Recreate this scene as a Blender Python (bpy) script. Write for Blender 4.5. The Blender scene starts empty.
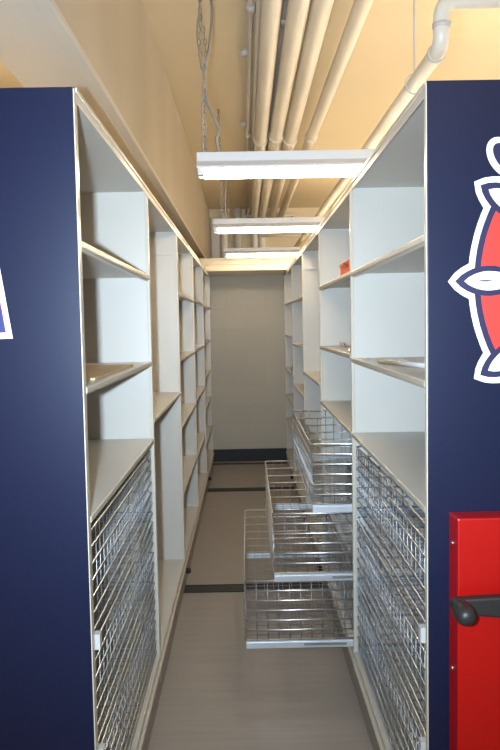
import bpy, math, random
from mathutils import Vector, Matrix
random.seed(7)
C = bpy.context.scene.collection
sc = bpy.context.scene

# ---------------------------------------------------------------- camera
CAM_H, PITCH, YAW, ROLL, FOC = 1.459, 0.0665, 0.0045, -0.0185, 750.36
def cam_axes():
    cy, sy = math.cos(YAW), math.sin(YAW)
    f = Vector((sy*math.cos(PITCH), cy*math.cos(PITCH), -math.sin(PITCH)))
    r = Vector((cy, -sy, 0)); u = r.cross(f)
    return f, math.cos(ROLL)*r+math.sin(ROLL)*u, -math.sin(ROLL)*r+math.cos(ROLL)*u
FW, RT, UP = cam_axes()
cd = bpy.data.cameras.new('camera'); cam = bpy.data.objects.new('camera', cd); C.objects.link(cam)
cd.sensor_fit = 'VERTICAL'; cd.sensor_height = 36; cd.sensor_width = 24; cd.lens = FOC/750*36
cd.clip_start = 0.05
m = Matrix((RT, UP, -FW)).transposed().to_4x4(); m.translation = (0, 0, CAM_H)
cam.matrix_world = m
sc.camera = cam
# ---------------------------------------------------------------- world, lights, exposure
w = bpy.data.worlds.new('world'); sc.world = w; w.use_nodes = True
w.node_tree.nodes['Background'].inputs[0].default_value = (1.0, 0.80, 0.55, 1)
w.node_tree.nodes['Background'].inputs[1].default_value = 0.25
sc.view_settings.view_transform = 'Standard'; sc.view_settings.look = 'None'
sc.view_settings.gamma = 1; sc.view_settings.exposure = 0.45
def area(name, loc, tgt, sx, sy, power, col):
    l = bpy.data.lights.new(name, 'AREA'); l.shape = 'RECTANGLE'; l.size = sx; l.size_y = sy
    l.energy = power; l.color = col
    o = bpy.data.objects.new(name, l); C.objects.link(o); o.location = loc
    o.rotation_euler = (Vector(tgt)-Vector(loc)).to_track_quat('-Z', 'Y').to_euler()
    return o
# the camera's own flash, a little left of the lens
fl = area('camera_flash', (-0.085, 0.02, CAM_H+0.01), (-0.03, 3.0, 1.55), 0.035, 0.025, 22, (0.68, 0.85, 1.0))
fl.data.spread = math.radians(95)
# unseen lamps over the neighbouring aisles, aimed up at the ceiling; then two fills
area('room_lamp_right', (3.0, 3.0, 2.1), (2.8, 3.2, 3.2), 2.6, 2.5, 82, (1.0, 0.86, 0.66))
area('far_fill', (2.4, 7.6, 2.1), (1.8, 7.8, 3.2), 2.5, 1.5, 45, (1.0, 0.86, 0.66))  # fill light added to lift the ceiling towards the back
area('room_lamp_left', (-2.6, 2.8, 2.15), (-2.6, 2.8, 3.2), 2.0, 0.5, 90, (1.0, 0.82, 0.58))
area('front_fill', (0.3, -0.8, 2.85), (0.1, 1.5, 0.6), 2.4, 0.6, 9, (1.0, 0.84, 0.66))  # unseen warm fill added behind the camera for ambient light

# ---------------------------------------------------------------- materials
def mat(name, col, rough=0.5, metal=0.0, noise=0.0, scale=(8, 8, 8), bump=0.0, coat=0.0, spec=0.5, col2=None):
    M = bpy.data.materials.new(name); M.use_nodes = True
    nt = M.node_tree; b = nt.nodes['Principled BSDF']
    b.inputs['Roughness'].default_value = rough; b.inputs['Metallic'].default_value = metal
    b.inputs['Specular IOR Level'].default_value = spec
    b.inputs['Coat Weight'].default_value = coat
    tc = nt.nodes.new('ShaderNodeTexCoord'); mp = nt.nodes.new('ShaderNodeMapping'); mp.inputs['Scale'].default_value = scale
    nt.links.new(tc.outputs['Object'], mp.inputs['Vector'])
    n = nt.nodes.new('ShaderNodeTexNoise'); n.inputs['Scale'].default_value = 1.0; n.inputs['Detail'].default_value = 4
    nt.links.new(mp.outputs[0], n.inputs['Vector'])
    r = nt.nodes.new('ShaderNodeValToRGB')
    k = noise
    c2 = col2 or [max(0, c*(1-k)) for c in col]
    r.color_ramp.elements[0].position = 0.3; r.color_ramp.elements[0].color = (*c2, 1)
    r.color_ramp.elements[1].position = 0.7; r.color_ramp.elements[1].color = (*[min(1, c*(1+k*0.3)) for c in col], 1)
    nt.links.new(n.outputs['Fac'], r.inputs[0]); nt.links.new(r.outputs[0], b.inputs['Base Color'])
    if bump:
        bp = nt.nodes.new('ShaderNodeBump'); bp.inputs['Strength'].default_value = bump; bp.inputs['Distance'].default_value = 0.01
        nt.links.new(n.outputs['Fac'], bp.inputs['Height']); nt.links.new(bp.outputs[0], b.inputs['Normal'])
    return M
def emit(name, col, s):
    M = bpy.data.materials.new(name); M.use_nodes = True
    b = M.node_tree.nodes['Principled BSDF']; b.inputs['Base Color'].default_value = (0.9, 0.9, 0.9, 1)
    b.inputs['Emission Color'].default_value = (*col, 1); b.inputs['Emission Strength'].default_value = s
    return M
def s2l(r, g, b):
    f = lambda c: ((c/255+0.055)/1.055)**2.4 if c > 10 else c/255/12.92
    return (f(r), f(g), f(b))
PAINT = mat('putty_paint', (0.62, 0.59, 0.54), 0.38, noise=0.03, scale=(3, 3, 3))
EDGE = mat('putty_edge', (0.66, 0.60, 0.50), 0.28, noise=0.03)
NAVY = mat('navy_laminate', (0.006, 0.010, 0.036), 0.34, spec=0.4, noise=0.06, scale=(60, 60, 60))
CHROME = mat('bright_zinc_wire', (0.72, 0.75, 0.80), 0.30, 1.0, noise=0.05)
WIRE2 = mat('zinc_cross_wire_shaded', (0.46, 0.48, 0.53), 0.42, 1.0, noise=0.05)  # same zinc as the other wires, colour darkened to leave out flash glints
ZINC = mat('zinc_slide', (0.72, 0.76, 0.80), 0.38, 0.75, noise=0.08)
WPLAST = mat('white_plastic', (0.55, 0.55, 0.54), 0.4)
FLOORM = mat('deck_vinyl', (0.335, 0.295, 0.265), 0.42, noise=0.10, scale=(2.5, 60, 10), bump=0.04)
PLINTH = mat('plinth_paint', (0.36, 0.31, 0.26), 0.4, noise=0.05)
YELLOW = mat('cream_yellow_paint', (0.74, 0.625, 0.43), 0.6, noise=0.05, scale=(0.8, 0.8, 0.8), bump=0.03)
WALLM = mat('left_wall_paint', (0.52, 0.455, 0.365), 0.5, noise=0.10, scale=(0.6, 2.2, 0.3), bump=0.02)
BEAMM = mat('beam_paint', (0.60, 0.56, 0.50), 0.5, noise=0.05, scale=(2, 2, 2))
CREAM = mat('header_gloss_paint', (0.86, 0.74, 0.52), 0.3, noise=0.04)
PIPEM = mat('pipe_paint', (0.75, 0.70, 0.61), 0.40, noise=0.08, scale=(3, 2, 3))
PIPEG = mat('pipe_grey_paint', (0.56, 0.53, 0.50), 0.42, noise=0.10, scale=(3, 2, 3))
CHAINM = mat('galvanised_steel', (0.38, 0.375, 0.37), 0.4, 0.8, noise=0.2)
DARK = mat('dark_rubber', (0.010, 0.011, 0.012), 0.5, noise=0.1)
BASEB = mat('baseboard_vinyl', (0.006, 0.007, 0.011), 0.55)
RAILM = mat('rail_dark', (0.011, 0.009, 0.008), 0.5, 0.0, noise=0.2)
RED = mat('red_enamel', (0.42, 0.004, 0.003), 0.34, noise=0.03)
BLACK = mat('black_plastic', (0.022, 0.021, 0.021), 0.45, noise=0.15, scale=(40, 40, 40))
WHITE = mat('fixture_white', (0.62, 0.62, 0.64), 0.4)
TUBE = emit('lit_tube', (1.0, 0.83, 0.58), 21.0)
DWHITE = mat('decal_white', (0.86, 0.86, 0.88), 0.5)
DRED = mat('decal_red', (0.85, 0.04, 0.03), 0.5)
DNAVY = mat('decal_navy', (0.014, 0.013, 0.06), 0.5)
DBLUE = mat('decal_blue', (0.02, 0.035, 0.16), 0.5)
ORANGE = mat('orange_card', (0.62, 0.075, 0.012), 0.45)
CARD = mat('brown_card', (0.50, 0.37, 0.22), 0.7, noise=0.15, scale=(20, 20, 20))
# painted block wall at the far end
def blockwall():
    M = mat('block_wall_paint', (0.40, 0.375, 0.335), 0.55)
    nt = M.node_tree; b = nt.nodes['Principled BSDF']
    tc = nt.nodes.new('ShaderNodeTexCoord'); sx = nt.nodes.new('ShaderNodeSeparateXYZ'); cb = nt.nodes.new('ShaderNodeCombineXYZ')
    nt.links.new(tc.outputs['Object'], sx.inputs[0]); nt.links.new(sx.outputs[0], cb.inputs[0]); nt.links.new(sx.outputs[2], cb.inputs[1])
    br = nt.nodes.new('ShaderNodeTexBrick'); br.inputs['Scale'].default_value = 1
    br.inputs['Brick Width'].default_value = 0.405; br.inputs['Row Height'].default_value = 0.203
    br.inputs['Mortar Size'].default_value = 0.006; br.inputs['Mortar Smooth'].default_value = 0.6
    br.inputs['Color1'].default_value = (0.50, 0.46, 0.39, 1); br.inputs['Color2'].default_value = (0.475, 0.435, 0.37, 1)
    br.inputs['Mortar'].default_value = (0.475, 0.435, 0.37, 1)
    nt.links.new(cb.outputs[0], br.inputs['Vector']); nt.links.new(br.outputs['Color'], b.inputs['Base Color'])
    bp = nt.nodes.new('ShaderNodeBump'); bp.invert = True; bp.inputs['Strength'].default_value = 0.12; bp.inputs['Distance'].default_value = 0.01
    nt.links.new(br.outputs['Fac'], bp.inputs['Height']); nt.links.new(bp.outputs[0], b.inputs['Normal'])
    return M
BLOCK = blockwall()

# ---------------------------------------------------------------- mesh helpers
class MB:
    def __init__(s): s.v = []; s.f = []; s.sm = []
    def box(s, x0, x1, y0, y1, z0, z1):
        n = len(s.v)
        s.v += [(x, y, z) for z in (z0, z1) for y in (y0, y1) for x in (x0, x1)]
        s.f += [tuple(n+i for i in q) for q in ((0, 2, 3, 1), (4, 5, 7, 6), (0, 1, 5, 4), (1, 3, 7, 5), (3, 2, 6, 7), (2, 0, 4, 6))]
        s.sm += [False]*6; return s
    def prism(s, pts, fn, d0, d1):
        """polygon pts (a,b) extruded from depth d0 to d1; fn(a,b,d)->xyz"""
        n = len(s.v); k = len(pts)
        s.v += [tuple(fn(a, b, d0)) for a, b in pts] + [tuple(fn(a, b, d1)) for a, b in pts]
        s.f += [tuple(range(n, n+k))[::-1], tuple(range(n+k, n+2*k))]
        s.f += [(n+i, n+(i+1) % k, n+k+(i+1) % k, n+k+i) for i in range(k)]
        s.sm += [False]*(k+2); return s
    def tube(s, path, r, seg=8, closed=False, caps=True):
        path = [Vector(p) for p in path]; n = len(path)
        rr = r if isinstance(r, (list, tuple)) else [r]*n
        base = len(s.v); prev = None
        for i, p in enumerate(path):
            if closed: t = path[(i+1) % n]-path[i-1]
            else: t = path[min(i+1, n-1)]-path[max(i-1, 0)]
            t.normalize()
            if prev is None:
                a = Vector((0, 0, 1)) if abs(t.z) < 0.9 else Vector((1, 0, 0))
                u = t.cross(a).normalized()
            else: u = (prev-t*prev.dot(t)).normalized()
            prev = u; v = t.cross(u)
            for k in range(seg):
                an = 2*math.pi*k/seg
                s.v.append(tuple(p+(u*math.cos(an)+v*math.sin(an))*rr[i]))
        m_ = n if closed else n-1
        for i in range(m_):
            for k in range(seg):
                a = base+i*seg; b = base+((i+1) % n)*seg
                s.f.append((a+k, a+(k+1) % seg, b+(k+1) % seg, b+k)); s.sm.append(True)
        if not closed and caps:
            s.f.append(tuple(base+k for k in range(seg))[::-1]); s.sm.append(False)
            s.f.append(tuple(base+(n-1)*seg+k for k in range(seg))); s.sm.append(False)
        return s
    def build(s, name, m, parent=None, bevel=0.0):
        me = bpy.data.meshes.new(name); me.from_pydata(s.v, [], s.f); me.materials.append(m)
        for p, q in zip(me.polygons, s.sm): p.use_smooth = q
        me.update()
        o = bpy.data.objects.new(name, me); C.objects.link(o)
        if parent: o.parent = parent
        if bevel:
            b = o.modifiers.new('bevel', 'BEVEL'); b.width = bevel; b.segments = 2; b.limit_method = 'ANGLE'
        return o
def bx(*a): return MB().box(*a)
def tag(o, label, cat, group=None):
    o['label'] = label; o['category'] = cat
    if group: o['group'] = group
    return o
def empty(name, loc, label, cat, group=None):
    o = bpy.data.objects.new(name, None); C.objects.link(o); o.location = loc; o.empty_display_size = 0.1
    return tag(o, label, cat, group)
def struct(name, mb, m, bevel=0):
    o = mb.build(name, m, None, bevel); o['kind'] = 'structure'; return o
def local(mb, loc):
    mb.v = [(x-loc[0], y-loc[1], z-loc[2]) for x, y, z in mb.v]; return mb
def arc(c, p0, p1, n=8):
    """quarter-bend centre line from p0 to p1 round corner c"""
    c, p0, p1 = Vector(c), Vector(p0), Vector(p1)
    return [(1-t)**2*p0+2*t*(1-t)*c+t*t*p1 for t in [i/n for i in range(n+1)]]

# ---------------------------------------------------------------- dimensions
Y0, W, NB = 1.673, 1.22, 5
XL, XR, H = 0.364, 0.405, 1.978
YW, ZC, YR = 8.0, 2.91, 9.5
D = 0.97; YE = Y0+NB*W

# ---------------------------------------------------------------- the room
struct('floor', bx(-4, 5, -2.5, YR+0.1, -0.1, 0), FLOORM)
struct('ceiling', bx(-4, 5, -2.5, YR+0.1, ZC, ZC+0.1), YELLOW)
struct('wall_back', bx(-4, 5, YW, YW+0.12, 0, 1.99), BLOCK)
struct('wall_right', bx(4.9, 5.02, -2.5, YR, 0, ZC), YELLOW)
struct('wall_left', bx(-4.02, -3.9, -2.5, YR, 0, ZC), YELLOW)
BX0, BX1, BZ = -0.66, -0.430, 2.20
struct('trim_1', bx(BX0, BX1, -0.6, YR, BZ, ZC), WALLM)                  # dropped beam along the left row
struct('trim_2', bx(BX0-0.002, BX1+0.004, -0.6, YR, BZ-0.004, BZ).box(BX1-0.035, BX1+0.005, -0.6, YR, BZ-0.010, BZ+0.012), BEAMM, 0.002)
struct('trim_3', bx(-2.2, 2.4, 7.35, YW+0.12, 1.988, 2.115).box(-2.2, 2.4, 7.335, 7.35, 2.045, 2.09), CREAM, 0.006)  # header at far end
struct('baseboard_back', bx(-4, 5, YW-0.012, YW, 0, 0.132), BASEB, 0.003)
for i, y in enumerate((1.58, 4.08, 6.58, 7.83)):
    hw = 0.055 if i < 3 else 0.03
    mb = bx(-1.6, 1.7, y-hw, y+hw, 0.0005, 0.004)
    mb.box(-1.6, 1.7, y-hw, y-hw+0.006, 0.004, 0.007); mb.box(-1.6, 1.7, y+hw-0.006, y+hw, 0.004, 0.007)
    if i < 3: mb.box(-1.6, 1.7, y-0.012, y+0.012, 0.004, 0.006)
    struct('trim_%d' % (4+i), mb, RAILM)

struct('wall_rear', bx(-4, 5, YR, YR+0.1, 0, ZC), YELLOW)
# ---------------------------------------------------------------- wire basket
BL, BD, BH = W-0.075, 0.44, 0.240
def basket_mesh():
    """local: x 0 (front face) .. BD (back), y 0..BL, z 0..BH"""
    mb = MB(); r = 0.0015; R = 0.0034
    ny = 25; nx = 11; nz = 7
    for i in range(ny):                                # hoops round front, bottom, back
        y = BL*i/(ny-1)
        mb.tube([(0, y, BH), (0, y, 0), (BD, y, 0), (BD, y, BH)], r, 4)
    for i in range(1, nx-1):                           # hoops along sides and bottom
        x = BD*i/(nx-1)
        mb.tube([(x, 0, BH), (x, 0, 0), (x, BL, 0), (x, BL, BH)], r, 4)
    mb.split = len(mb.f)
    for k in range(nz):
        z = BH*k/(nz-1)
        rr = R if k in (0, nz-1) else 0.0030
        c = 0.012
        mb.tube([(-.003+c, -.003, z), (BD-c, -.003, z), (BD+.003, -.003+c, z), (BD+.003, BL-c, z), (BD-c, BL+.003, z),
                 (c, BL+.003, z), (-.003, BL-c, z), (-.003, c, z)], rr, 5, closed=True)
    return mb
_bm = {}
def add_basket(parent, side, k, z, out, label=None):
    """side +1: row on the right. out: how far it is pulled into the aisle"""
    face = (XR if side > 0 else -XL)
    x0 = face+side*(0.012)-side*out
    if 'b' not in _bm:
        bmb = basket_mesh(); b = bmb.build('wire_basket', CHROME); b.data.materials.append(WIRE2)
        for p_ in b.data.polygons[:bmb.split]: p_.material_index = 1
        _bm['b'] = b.data
        mb = MB()
        for y in (-0.014,):
            mb.box(0.0, BD, y, y+0.012, -0.030, 0.004).box(0.005, BD-0.005, y-0.003, y+0.003, -0.022, -0.006)
            mb.box(0.0, BD, y, y+0.012, 0.002, 0.004)
        s = mb.build('slide_rail', ZINC); _bm['s'] = s.data
        mb = MB()
        mb.box(0.23, 0.40, -0.0182, -0.017, -0.020, -0.010)
        t = mb.build('rail_slot', CHAINM); _bm['t'] = t.data
        c = bx(-0.024, -0.004, -0.012, 0.012, -0.032, 0.004).build('end_cap', WPLAST, None, 0.003); _bm['c'] = c.data
        for o in (b, s, t, c): bpy.data.objects.remove(o)
    o = bpy.data.objects.new('wire_basket', _bm['b']); C.objects.link(o); o.parent = parent
    o.location = (x0, Y0+k*W+0.0375, z); o.scale = (side, 1, 1)
    if label: o['label'] = label
    for key, nm in (('s', 'slide_rail'),)+((('t', 'rail_slot'),) if out > .05 else (('c', 'end_cap'),)):
        q = bpy.data.objects.new(nm, _bm[key]); C.objects.link(q); q.parent = o
    q = bpy.data.objects.new('slide_rail', _bm['s']); C.objects.link(q); q.parent = o; q.location = (0, BL+0.016, 0)
    if out > 0.05:                                     # fixed runner bridging row and basket
        for yr in (-0.015, BL+0.003): MB().box(BD-0.02, 0.36+out, yr, yr+0.012, -0.026, -0.004).build('runner', ZINC, o)
    return o

# ---------------------------------------------------------------- shelving rows
def shelving_row(side, shelves, crossbars, label):
    xf = XR if side > 0 else -XL
    X = lambda d: xf+side*d                             # d = distance back from the aisle face
    def B(mb, d0, d1, y0, y1, z0, z1):
        a, b = sorted((X(d0), X(d1))); return mb.box(a, b, y0, y1, z0, z1)
    root = empty('mobile_shelving_row', (0, 0, 0), label, 'shelving', None)
    # rolling base
    B(MB(), 0.0, D, Y0+0.02, YE, 0.012, 0.118).build('carriage_base', PLINTH, root, 0.003)
    B(B(MB(), -0.008, D, Y0+0.02, YE, 0.118, 0.135), -0.010, 0.0, Y0+0.02, YE, 0.124, 0.132).build('base_cap', EDGE, root, 0.003)
    # end panel
    E0 = -0.0015 if side < 0 else -0.005
    B(MB(), E0, D, Y0-0.022, Y0, 0.02, H-0.001).build('end_panel', NAVY, root, 0.002)
    B(MB(), E0-0.002, E0, Y0-0.019, Y0-0.002, 0.02, H-0.004).build('edge_strip', EDGE, root)
    # upright dividers with folded front flanges
    for k in range(NB+1):
        y = Y0+k*W
        if k == 0: y += 0.014
        mb = B(MB(), 0.0, D, y-0.007, y+0.007, 0.135, H)
        u = mb.build('upright_panel', PAINT, root)
        mb = MB(); B(mb, -0.001, 0.012, y-0.009, y+0.009, 0.05, H-0.0)
        mb.build('upright_post', EDGE, u, 0.003)
    # middle back panel
    B(MB(), D/2-0.004, D/2+0.004, Y0+0.02, YE, 0.135, H-0.01).build('back_panel', PAINT, root)
    # top: one sheet with a folded lip and fascia
    mb = B(MB(), 0.0, D, Y0+0.002, YE, H-0.008, H)
    B(mb, -0.002, 0.0, Y0, YE, H-0.026, H)
    mb.build('top_panel', PAINT, root, 0.002)
    B(MB(), -0.006, -0.002, Y0, YE, H-0.007, H+0.004).build('top_lip', EDGE, root, 0.001)
    # shelves, bay by bay
    for k, zs in enumerate(shelves):
        y0, y1 = Y0+k*W+0.015+(0.008 if k == 0 else 0), Y0+(k+1)*W-0.009
        for z in zs+[0.165]:
            mb = B(MB(), 0.0, D/2-0.005, y0, y1, z-0.006, z)
            B(mb, D/2-0.03, D/2-0.005, y0, y1, z-0.024, z-0.006)
            s = mb.build('shelf', PAINT, root)
            B(B(MB(), -0.003, 0.004, y0-0.004, y1+0.004, z-0.015, z+0.001), 0.004, 0.018, y0, y1, z-0.020, z-0.006).build('shelf_lip', EDGE, s, 0.003)
    for k in crossbars:
        y = Y0+(k+1)*W-0.007
        B(MB(), 0.02, D/2-0.01, y-0.010, y, H-0.135, H-0.125).build('cross_bar', PAINT, root)
    # black rubber bumpers ahead of each floor rail
    for y in (4.19, 6.75):
        mb = MB(); a, b = sorted((X(-0.022), X(0.0)))
        mb.tube([(X(0.0), y, 0.07), (X(-0.020), y, 0.07), (X(-0.026), y, 0.07)], [0.015, 0.015, 0.010], 12)
        mb.build('rubber_bumper', DARK, root)
    return root

LS = [[1.653, 1.325, 1.028], [1.10], [1.645, 1.28, 0.91, 0.535], [1.65, 1.29, 0.93, 0.525], [1.645, 1.32, 1.01, 0.73, 0.43]]
RS = [[1.653, 1.325, 1.035], [1.658, 1.338, 1.036], [1.125], [1.66, 1.295, 0.94, 0.55], [1.67, 1.355, 1.02, 0.744, 0.50]]
left_row = shelving_row(-1, LS, (1,), 'left row of putty metal shelving with a navy end panel bearing a white-edged letter')
right_row = shelving_row(1, RS, (2,), 'right row of putty metal shelving with red crank box and round emblem on navy end')
BZS = (0.745, 0.470, 0.200)
for z in BZS:
    add_basket(left_row, -1, 0, z, 0.0)
    add_basket(right_row, 1, 0, z, 0.0)
for z, out, lb in zip(BZS, (0.166, 0.322, 0.438), ('uppermost wire basket, slid a short way out', 'middle wire basket, slid halfway out', 'lowest wire basket, slid furthest out')):
    add_basket(right_row, 1, 1, z, out, lb)

# ---------------------------------------------------------------- decals, crank on the end panels
YP = Y0-0.022                                            # face of the end panels
def ray_on(px, py, yplane):
    d = FW*FOC+RT*(px-250)+UP*(375-py); t = yplane/d.y
    return d.x*t, CAM_H+d.z*t
def decal(parent, name, polys, m, layer):
    mb = MB()
    for i, p in enumerate(polys): mb.prism(p, lambda a, b, d: (a, YP-d, b), 0.0002, 0.0008*layer+(0.0002 if i else 0)+0.00006*(i % 3))
    return mb.build(name, m, parent)
# round emblem
cx, cz = ray_on(643, 278, YP); ppx = YP/750*1.004
R0 = 174*ppx
def disc(r, n=96): return [(cx+r*math.cos(2*math.pi*i/n), cz+r*math.sin(2*math.pi*i/n)) for i in range(n)]
def leaf(an, tip, root, wid, lean=0.0, n=14):
    """pointed leaf: tip radius, root radius, half width"""
    L = []
    for s in (1, -1):
        for i in range(n):
            t = i/(n-1)
            if s < 0: t = 1-t
            if (s < 0 and i in (0, n-1)): continue
            r_ = root+(tip-root)*t
            wv = wid*(math.sin(math.pi*min(1, (1-t)**0.85)))**0.9*s + (0.0 if t < 1 else 0)
            c = math.cos(an+lean*(t)); sn = math.sin(an+lean*(t))
            L.append((cx+r_*c-wv*sn, cz+r_*sn+wv*c))
    return L
em_w, em_n, em_r, em_l, em_s = [], [], [], [], []
em_w.append(disc(R0)); em_n.append(disc(R0-6.0*ppx)); em_r.append(disc(R0-12.0*ppx))
for i in range(12):
    an = math.pi+i*math.pi/6
    ln = 0.0
    em_w.append(leaf(an, R0+20*ppx, R0-66*ppx, 21*ppx, ln))
    em_n.append(leaf(an, R0+13*ppx, R0-62*ppx, 15*ppx, ln))
    em_l.append(leaf(an, R0+4*ppx, R0-52*ppx, 9.5*ppx, ln))
    em_s.append(leaf(an, R0-9*ppx, R0-26*ppx, 0.8*ppx, ln))
a = math.radians(180-40)
def blob(px, py, rx, ry, rot, n=28):
    c = ray_on(px, py, YP)
    return [(c[0]+ppx*(rx*math.cos(t)*math.cos(rot)-ry*math.sin(t)*math.sin(rot)), c[1]+ppx*(rx*math.cos(t)*math.sin(rot)+ry*math.sin(t)*math.cos(rot))) for t in [2*math.pi*i/n for i in range(n)]]
em_w.append(blob(505, 158, 23, 15, math.radians(-52))); em_top = [blob(505.5, 158, 17, 9, math.radians(-52))]
emb = decal(right_row, 'round_emblem', em_w, DWHITE, 1)
decal(emb, 'emblem_outline', em_n[:1], DNAVY, 2); decal(emb, 'emblem_disc', em_r, DRED, 3)
for p in em_n[1:]+em_top: decal(emb, 'emblem_point', [p], DNAVY, 4)
for p in em_l: decal(emb, 'emblem_point_fill', [p], DWHITE, 5)
for p in em_s: decal(emb, 'emblem_vein', [p], DNAVY, 6)
# letter on the left panel
def poly(pts): return [ray_on(px, py, YP) for px, py in pts]
lt = decal(left_row, 'letter_emblem', [poly([(13, 338.5), (-62, 341), (-40, 215), (-10, 215)])], DWHITE, 1)
decal(lt, 'letter_edge', [poly([(6.3, 332.6), (-55, 334.6), (-36, 221), (-14.3, 221)])], mat('decal_maroon', (0.25, 0.03, 0.12), 0.5), 2)
decal(lt, 'letter_fill', [poly([(5.3, 332.2), (-54, 334), (-35.5, 222), (-15, 222)])], DBLUE, 3)

# red crank box
x0, z1 = ray_on(448.5, 511.5, YP); x1 = x0+0.40; z0 = 0.30; pd = 0.062
f = 0.004
hb = MB()
hb.prism([(x0, z0), (x1, z0), (x1, z1), (x0, z1)], lambda a, b, d: (a+(0.003 if d > 0.01 and a < x0+.1 else 0), YP-d, b), 0.0, pd)
house = hb.build('crank_housing', RED, right_row, 0.004)
for py in (543, 604, 668):
    z = ray_on(453, py, YP-0.03)[1]
    if py == 604: continue
    MB().tube([(x0+0.003, YP-0.028, z), (x0-0.002, YP-0.028, z)], [0.005, 0.004], 10).build('screw', CHROME, house)
yc = YP-pd
kx, kz = ray_on(459, 601, yc-0.05)
hx = kx+0.185; hz = kz-0.012
crank = MB().tube([(hx, yc, hz), (hx, yc-0.07, hz)], [0.040, 0.036], 24).build('crank_hub', BLACK, house, 0.003)
for i in range(3):
    an = math.pi+i*2*math.pi/3
    c, s = math.cos(an), math.sin(an)
    pts = []
    L = 0.185
    for (u, v) in ((0, -0.034), (L*0.5, -0.026), (L, -0.017), (L+0.012, -0.012), (L+0.017, 0), (L+0.012, 0.012), (L, 0.017), (0, 0.024)):
        pts.append((hx+u*c-(-v if i == 0 else v)*s*1.0, hz+u*s+(-v if i == 0 else v)*c*1.0))
    MB().prism(pts, lambda a, b, d: (a, yc-d, b), 0.030, 0.056).build('crank_arm', BLACK, house, 0.005)
    ex, ez = hx+L*c, hz+L*s
    kb = MB(); prof = [(0.050, 0.014), (0.056, 0.0175), (0.062, 0.0195), (0.085, 0.0215), (0.100, 0.0215), (0.110, 0.0185), (0.117, 0.012), (0.119, 0.003)]
    kb.tube([(ex, yc-d, ez) for d, _ in prof], [r for _, r in prof], 20)
    kb.build('crank_knob', BLACK, house)

# ---------------------------------------------------------------- ceiling lights
def chain(p0, p1, sway=0.0, n=None):
    p0, p1 = Vector(p0), Vector(p1); L = (p1-p0).length; n = n or int(L/0.0235); mb = MB()
    d = (p1-p0)/n
    for i in range(n):
        c = p0+d*(i+0.5)+Vector((sway*math.sin(math.pi*(i+.5)/n), 0, 0))
        t = d.normalized(); a = Vector((0, 1, 0)) if i % 2 else Vector((1, 0, 0)); a = (a-t*a.dot(t)).normalized()
        mb.tube([c+t*0.015*math.cos(q)+a*0.0062*math.sin(q) for q in [2*math.pi*j/8 for j in range(8)]], 0.0022, 4, closed=True)
    return mb
def light_fixture(px_left, py_top, py_bot, Y, label, L=2.44):
    xl, zb = ray_on(px_left, py_bot, Y); zt = ray_on(px_left, py_top, Y)[1]
    hgt = zt-zb
    root = empty('ceiling_light', (xl, Y, zb), label, 'ceiling light', 'fluorescent strip lights above the aisle')
    w2 = 0.075
    # channel and flared reflector
    prof = [(-0.034, hgt), (0.034, hgt), (0.034, hgt*0.62), (w2, hgt*0.36), (w2, hgt*0.26), (0.028, hgt*0.42), (-0.028, hgt*0.42), (-w2, hgt*0.26), (-w2, hgt*0.36), (-0.034, hgt*0.62)]
    mb = MB().prism(prof, lambda a, b, d: (d, a, b), 0.0, L); mb.build('housing', WHITE, root, 0.002)
    for yy in (-0.038, 0.038):
        MB().tube([(0.03, yy, hgt*0.19), (L-0.03, yy, hgt*0.19)], 0.0175, 16).build('fluorescent_tube', TUBE, root)
        mb = MB()
        for a, b in ((0.004, 0.03), (L-0.03, L-0.004)): mb.box(a, b, yy-0.016, yy+0.016, hgt*0.02, hgt*0.42)
        mb.build('lamp_holder', WHITE, root, 0.002)
    for xx in ((L-0.1,) if Y < 4 else (0.06, L-0.1)):
        chain((xx, 0, hgt), (xx-0.01, 0, ZC-zb-0.002)).build('hanging_chain', CHAINM, root)
    return root, xl, zb, hgt
F1 = light_fixture(197.5, 154, 178, 3.20, 'nearest and largest strip light with white housing and lit tubes')
F2 = light_fixture(213.5, 219.5, 233, 5.15, 'second strip light from the camera, between the nearest and the far one')
F3 = light_fixture(224, 248.5, 257, 6.90, 'farthest strip light, just in front of the cream header')

# flexible conduit and spare chain at the first light
def at(px, py, Y):
    x, z = ray_on(px, py, Y); return (x, Y, z)
def smooth(pts, n=6):
    P = [Vector(p) for p in pts]; out = []
    for i in range(len(P)-1):
        a, b, c, d = P[max(i-1, 0)], P[i], P[i+1], P[min(i+2, len(P)-1)]
        for j in range(n):
            t = j/n
            out.append(0.5*((2*b)+(c-a)*t+(2*a-5*b+4*c-d)*t*t+(3*b-a-3*c+d)*t**3))
    return out+[P[-1]]
yy = 3.26
cpts = [(209, -10), (212, 10), (209.5, 45), (204.5, 72), (206, 98), (214, 118), (219, 131), (216.5, 139), (219, 156)]
o = MB().tube(smooth([at(a, b, yy) for a, b in cpts]), 0.0062, 8).build('flexible_conduit', CHAINM)
tag(o, 'grey flexible metal conduit snaking down from the ceiling to the nearest strip light', 'conduit')
mb = MB().tube(smooth([at(a, b, yy-0.03) for a, b in ((200, -12), (199, 12), (197, 32), (200, 60), (203, 75), (202, 110), (203, 155))]), 0.0036, 6)
o = mb.build('power_cable', CHAINM); tag(o, 'thin grey cable hanging beside the conduit above the nearest strip light', 'cable')
a, b = at(200, 14, yy-0.02), at(204, 76, yy-0.02)
mb = chain(a, b, -0.012); k = chain(a, b, 0.014); nn = len(mb.v); mb.v += k.v; mb.f += [tuple(i+nn for i in f_) for f_ in k.f]; mb.sm += k.sm
k = chain(b, at(205, 154, yy-0.02)); nn = len(mb.v); mb.v += k.v; mb.f += [tuple(i+nn for i in f_) for f_ in k.f]; mb.sm += k.sm
k = chain(a, (a[0], a[1], ZC)); nn = len(mb.v); mb.v += k.v; mb.f += [tuple(i+nn for i in f_) for f_ in k.f]; mb.sm += k.sm
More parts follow.
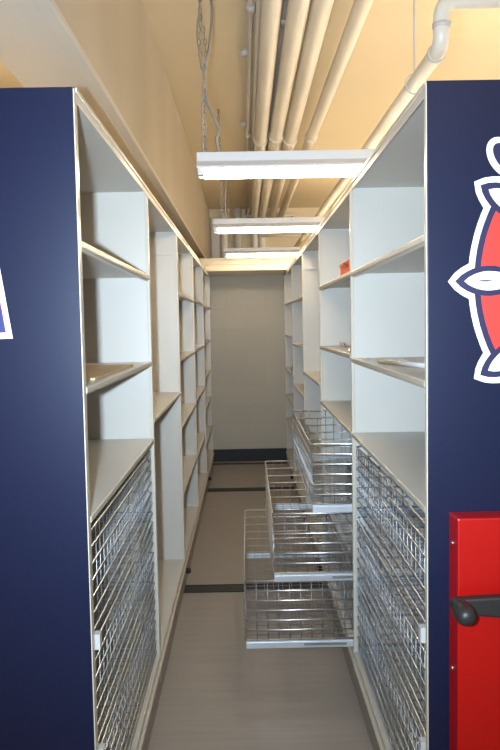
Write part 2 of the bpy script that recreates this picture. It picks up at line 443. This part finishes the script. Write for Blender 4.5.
o = mb.build('looped_chain', CHAINM); tag(o, 'spare steel chain looped back on itself above the nearest strip light', 'chain')
mb = MB().tube(smooth([at(a, b, 5.2) for a, b in ((225, 155), (226, 180), (225, 200), (226, 220))]), 0.006, 6)
o = mb.build('flexible_conduit', CHAINM); tag(o, 'short grey conduit dropping to the second strip light', 'conduit')

# ---------------------------------------------------------------- overhead pipes
def on_z(px, py, z):
    d = FW*FOC+RT*(px-250)+UP*(375-py); t = (z-CAM_H)/d.z
    return Vector((d.x*t, d.y*t, z))
def pipe(name, px0, px1, z, r, m, label, end='wall', couplings=(), ystart=-0.5, cat='pipe', group='painted pipes under the ceiling'):
    A = on_z(px0, 0, z); B = on_z(px1, 135, z)
    dx = (B.x-A.x)/(B.y-A.y)
    P = lambda y: Vector((A.x+dx*(y-A.y), y, z))
    if end == 'drop':
        e = P(YR-0.08); s = P(YR-0.26)
        path = [P(ystart), P(3), s]+arc(e, s, e+Vector((0, 0, -0.18)))[1:]+[Vector((e.x, e.y, 1.2))]
    else: path = [P(ystart), P(3), P(5), P(YR-0.005)]
    o = MB().tube(path, r, 18).build(name, m); tag(o, label, cat, group)
    for y in couplings:
        c = P(y); MB().tube([c-Vector((0, .035, 0)), c-Vector((0, .030, 0)), c+Vector((0, .030, 0)), c+Vector((0, .035, 0))], [r+.001, r+0.008, r+.008, r+.001], 18).build('coupling', m, o)
    return P
ZP = 2.80
P1 = pipe('ceiling_pipe', 272, 261, ZP, 0.044, PIPEM, 'cream ceiling pipe, leftmost of the four thick parallel ones', 'drop', (5.55,))
P2 = pipe('ceiling_pipe', 299.5, 276, ZP, 0.046, PIPEM, 'cream ceiling pipe, second from left of the four thick parallel ones', 'drop', (5.45,))
P3 = pipe('ceiling_pipe', 323, 291, ZP, 0.045, PIPEM, 'cream ceiling pipe, third from left of the four thick parallel ones', 'wall', (5.55,))
P4 = pipe('ceiling_pipe', 364, 312, ZP, 0.038, PIPEM, 'cream ceiling pipe set apart, rightmost of the four thick parallel ones', 'wall', (5.5,))
P5 = pipe('thin_pipe', 251, 248, ZP+0.05, 0.012, PIPEG, 'thin grey pipe running left of all the thick ceiling pipes', 'wall', (3.4, 5.6), group='thin pipes under the ceiling')
P6 = pipe('thin_pipe', 286, 269.5, ZP+0.07, 0.012, PIPEG, 'thin grey pipe squeezed between the two leftmost thick ceiling pipes', 'wall', (3.6,), group='thin pipes under the ceiling')
P7 = pipe('thin_pipe', 259, 253.5, ZP+0.04, 0.011, PIPEM, 'thin cream pipe hugging the left side of the leftmost thick pipe', 'wall', (), group='thin pipes under the ceiling')
# big pipe over the right row with its elbows
ZE = 2.28; S = on_z(439, 50, ZE); T = on_z(294, 250, ZE)
dxe = (T.x-S.x)/(T.y-S.y)
PE = lambda y: Vector((S.x+dxe*(y-S.y), y, ZE))
c0 = PE(S.y-0.03)
re = 0.0245
top = ray_on(470, 9, c0.y)[1]+re
up = Vector((c0.x, c0.y, top))
path = [Vector((4.6, c0.y, top)), Vector((c0.x+0.055, c0.y, top))]+arc(up, up+Vector((0.05, 0, 0)), up-Vector((0, 0, 0.045)))[1:]
path += arc(c0, c0+Vector((0, 0, 0.05)), c0+Vector((0, 0.05, 0))+Vector((dxe*.05, 0, 0)))+[PE(YR-0.005)]
o = MB().tube(path, re, 20).build('elbowed_pipe', PIPEM); tag(o, 'cream pipe with a double elbow running above the right shelving row', 'pipe')
MB().tube([c0+Vector((0, 0, .052)), c0+Vector((0, 0, .054)), c0+Vector((0, 0, .066)), c0+Vector((0, 0, .068))], [re+.001, re+.004, re+.004, re+.001], 20).build('coupling', PIPEG, o)
q = PE(c0.y+0.06); MB().tube([q-Vector((0, .008, 0)), q-Vector((0, .006, 0)), q+Vector((0, .006, 0)), q+Vector((0, .008, 0))], [re+.001, re+.004, re+.004, re+.001], 20).build('coupling', PIPEG, o)
# hanger on it
hq = on_z(408, 84, ZE); c = PE(hq.y)
mb = MB().tube([(c.x, c.y, ZC), (c.x, c.y, ZE+0.034)], 0.0035, 8)
mb.tube([(c.x+0.030*math.cos(t), c.y, ZE+0.034*math.sin(t)) for t in [2*math.pi*i/20 for i in range(20)]], 0.003, 6, closed=True)
o = mb.build('pipe_hanger', PIPEG); tag(o, 'steel rod and ring holding up the elbowed pipe over the right row', 'pipe hanger')
# capped risers and small runs on the far wall
for px, pt, r, lb in ((224, 212, 0.043, 'capped cream riser pipe on far wall, nearest the dropped beam'), (237.5, 206, 0.048, 'pale capped riser pipe on far wall, second from the dropped beam')):
    x, z = ray_on(px, pt, YR-0.06)
    mb = MB().tube([(x, YR-0.06, 1.2), (x, YR-0.06, z-0.045), (x, YR-0.06, z-0.02), (x, YR-0.06, z-0.006), (x, YR-0.06, z)], [r, r, r*0.86, r*0.5, 0.008], 16)
    mb.tube([(x, YR-0.06, z-0.01), (x, YR-0.06, z+0.03)], 0.008, 8)
    o = mb.build('riser_pipe', PIPEG if px > 230 else PIPEM); tag(o, lb, 'pipe', 'riser pipes on the far wall')
x, z = ray_on(216, 240, YR-0.07)
o = bx(x-0.055, x+0.05, YR-0.07, YR, 1.2, z+0.28).build('wall_duct', PIPEG, None, 0.006); tag(o, 'narrow grey upright duct in the far left corner beside the risers', 'duct')
for pa, pb, py, lb in ((246, 296, 216, 'thin cream pipe crossing the far wall high up'), (262, 312, 236, 'thin cream pipe crossing the far wall behind the second strip light')):
    xa, z = ray_on(pa, py, YR-0.15); xb = ray_on(pb, py, YR-0.15)[0]
    mb = MB().tube([(xa, YR-0.15, z), (xb, YR-0.15, z)], 0.013, 8)
    mb.tube([(xb-0.03, YR-0.15, z), (xb-0.03, YR, z)], 0.010, 8).tube([(xa+0.03, YR-0.15, z), (xa+0.03, YR, z)], 0.010, 8)
    o = mb.build('wall_pipe', PIPEM); tag(o, lb, 'pipe')
# ceiling hooks
for px, py, lb in ((245, 53, 'small screw plate on the ceiling left of the pipes'), (244, 124, 'small junction plate on the ceiling above the nearest light')):
    p = on_z(px, py, ZC-0.012)
    o = MB().tube([(p.x, p.y, ZC), (p.x, p.y, ZC-0.02), (p.x, p.y, ZC-0.03)], [0.028, 0.026, 0.012], 12).build('ceiling_plate', PIPEG); tag(o, lb, 'ceiling plate')

# ---------------------------------------------------------------- loose things on the shelves
t = empty('orange_box', (XR+0.035, 3.08, 1.6595), 'small bright orange carton on the second right bay top shelf', 'box')
bx(-0.03, 0.06, -0.10, 0.16, 0, 0.046).build('carton', ORANGE, t, 0.003)
bx(-0.033, 0.062, -0.103, 0.163, 0.034, 0.050).build('lid', ORANGE, t, 0.002)
bx(-0.0345, -0.033, -0.02, 0.01, 0.022, 0.046).build('latch', BLACK, t)
o = MB().tube([(XR+0.03, 2.45, 1.334), (XR+0.10, 2.16, 1.334), (XR+0.16, 1.85, 1.334)], 0.008, 10).build('shelf_rod', DWHITE); tag(o, 'thin white rod lying on the middle shelf of nearest right bay', 'rod')
o = MB().box(XR+0.13, XR+0.28, 2.20, 2.62, 1.3257, 1.331).build('shelf_plate', DWHITE, None, 0.001); tag(o, 'flat white plate lying on the middle shelf of nearest right bay', 'plate')
t = empty('bracket_pile', (XR+0.06, 3.3, 1.3395), 'small tangle of brass and steel brackets on second right bay middle shelf', 'brackets')
for i in range(5):
    a = random.uniform(-0.6, 0.6); x, y = random.uniform(-0.03, 0.05), -0.22+i*0.10
    d = Vector((math.sin(a), math.cos(a), 0))*0.05
    mb = MB().tube([Vector((x, y, 0.006+0.003*i))-d, Vector((x, y, 0.006+0.003*i))+d, Vector((x, y, 0.006+0.003*i))+d+Vector((0, 0, 0.014))], 0.005, 6)
    mb.build('bracket', CHAINM if i % 2 else CARD, t)
o = MB().box(-XL-0.30, -XL-0.02, 1.90, 2.55, 1.3255, 1.333).build('cardboard_sheet', CARD, None, 0.001); tag(o, 'tan cardboard sheet lying on the left row middle shelf, nearest bay', 'cardboard')
o = MB().box(-XL-0.20, -XL-0.03, 1.72, 1.885, 1.3255, 1.345).build('wood_offcut', CARD, None, 0.002); tag(o, 'short wooden offcut behind the navy panel edge on left middle shelf', 'wood')
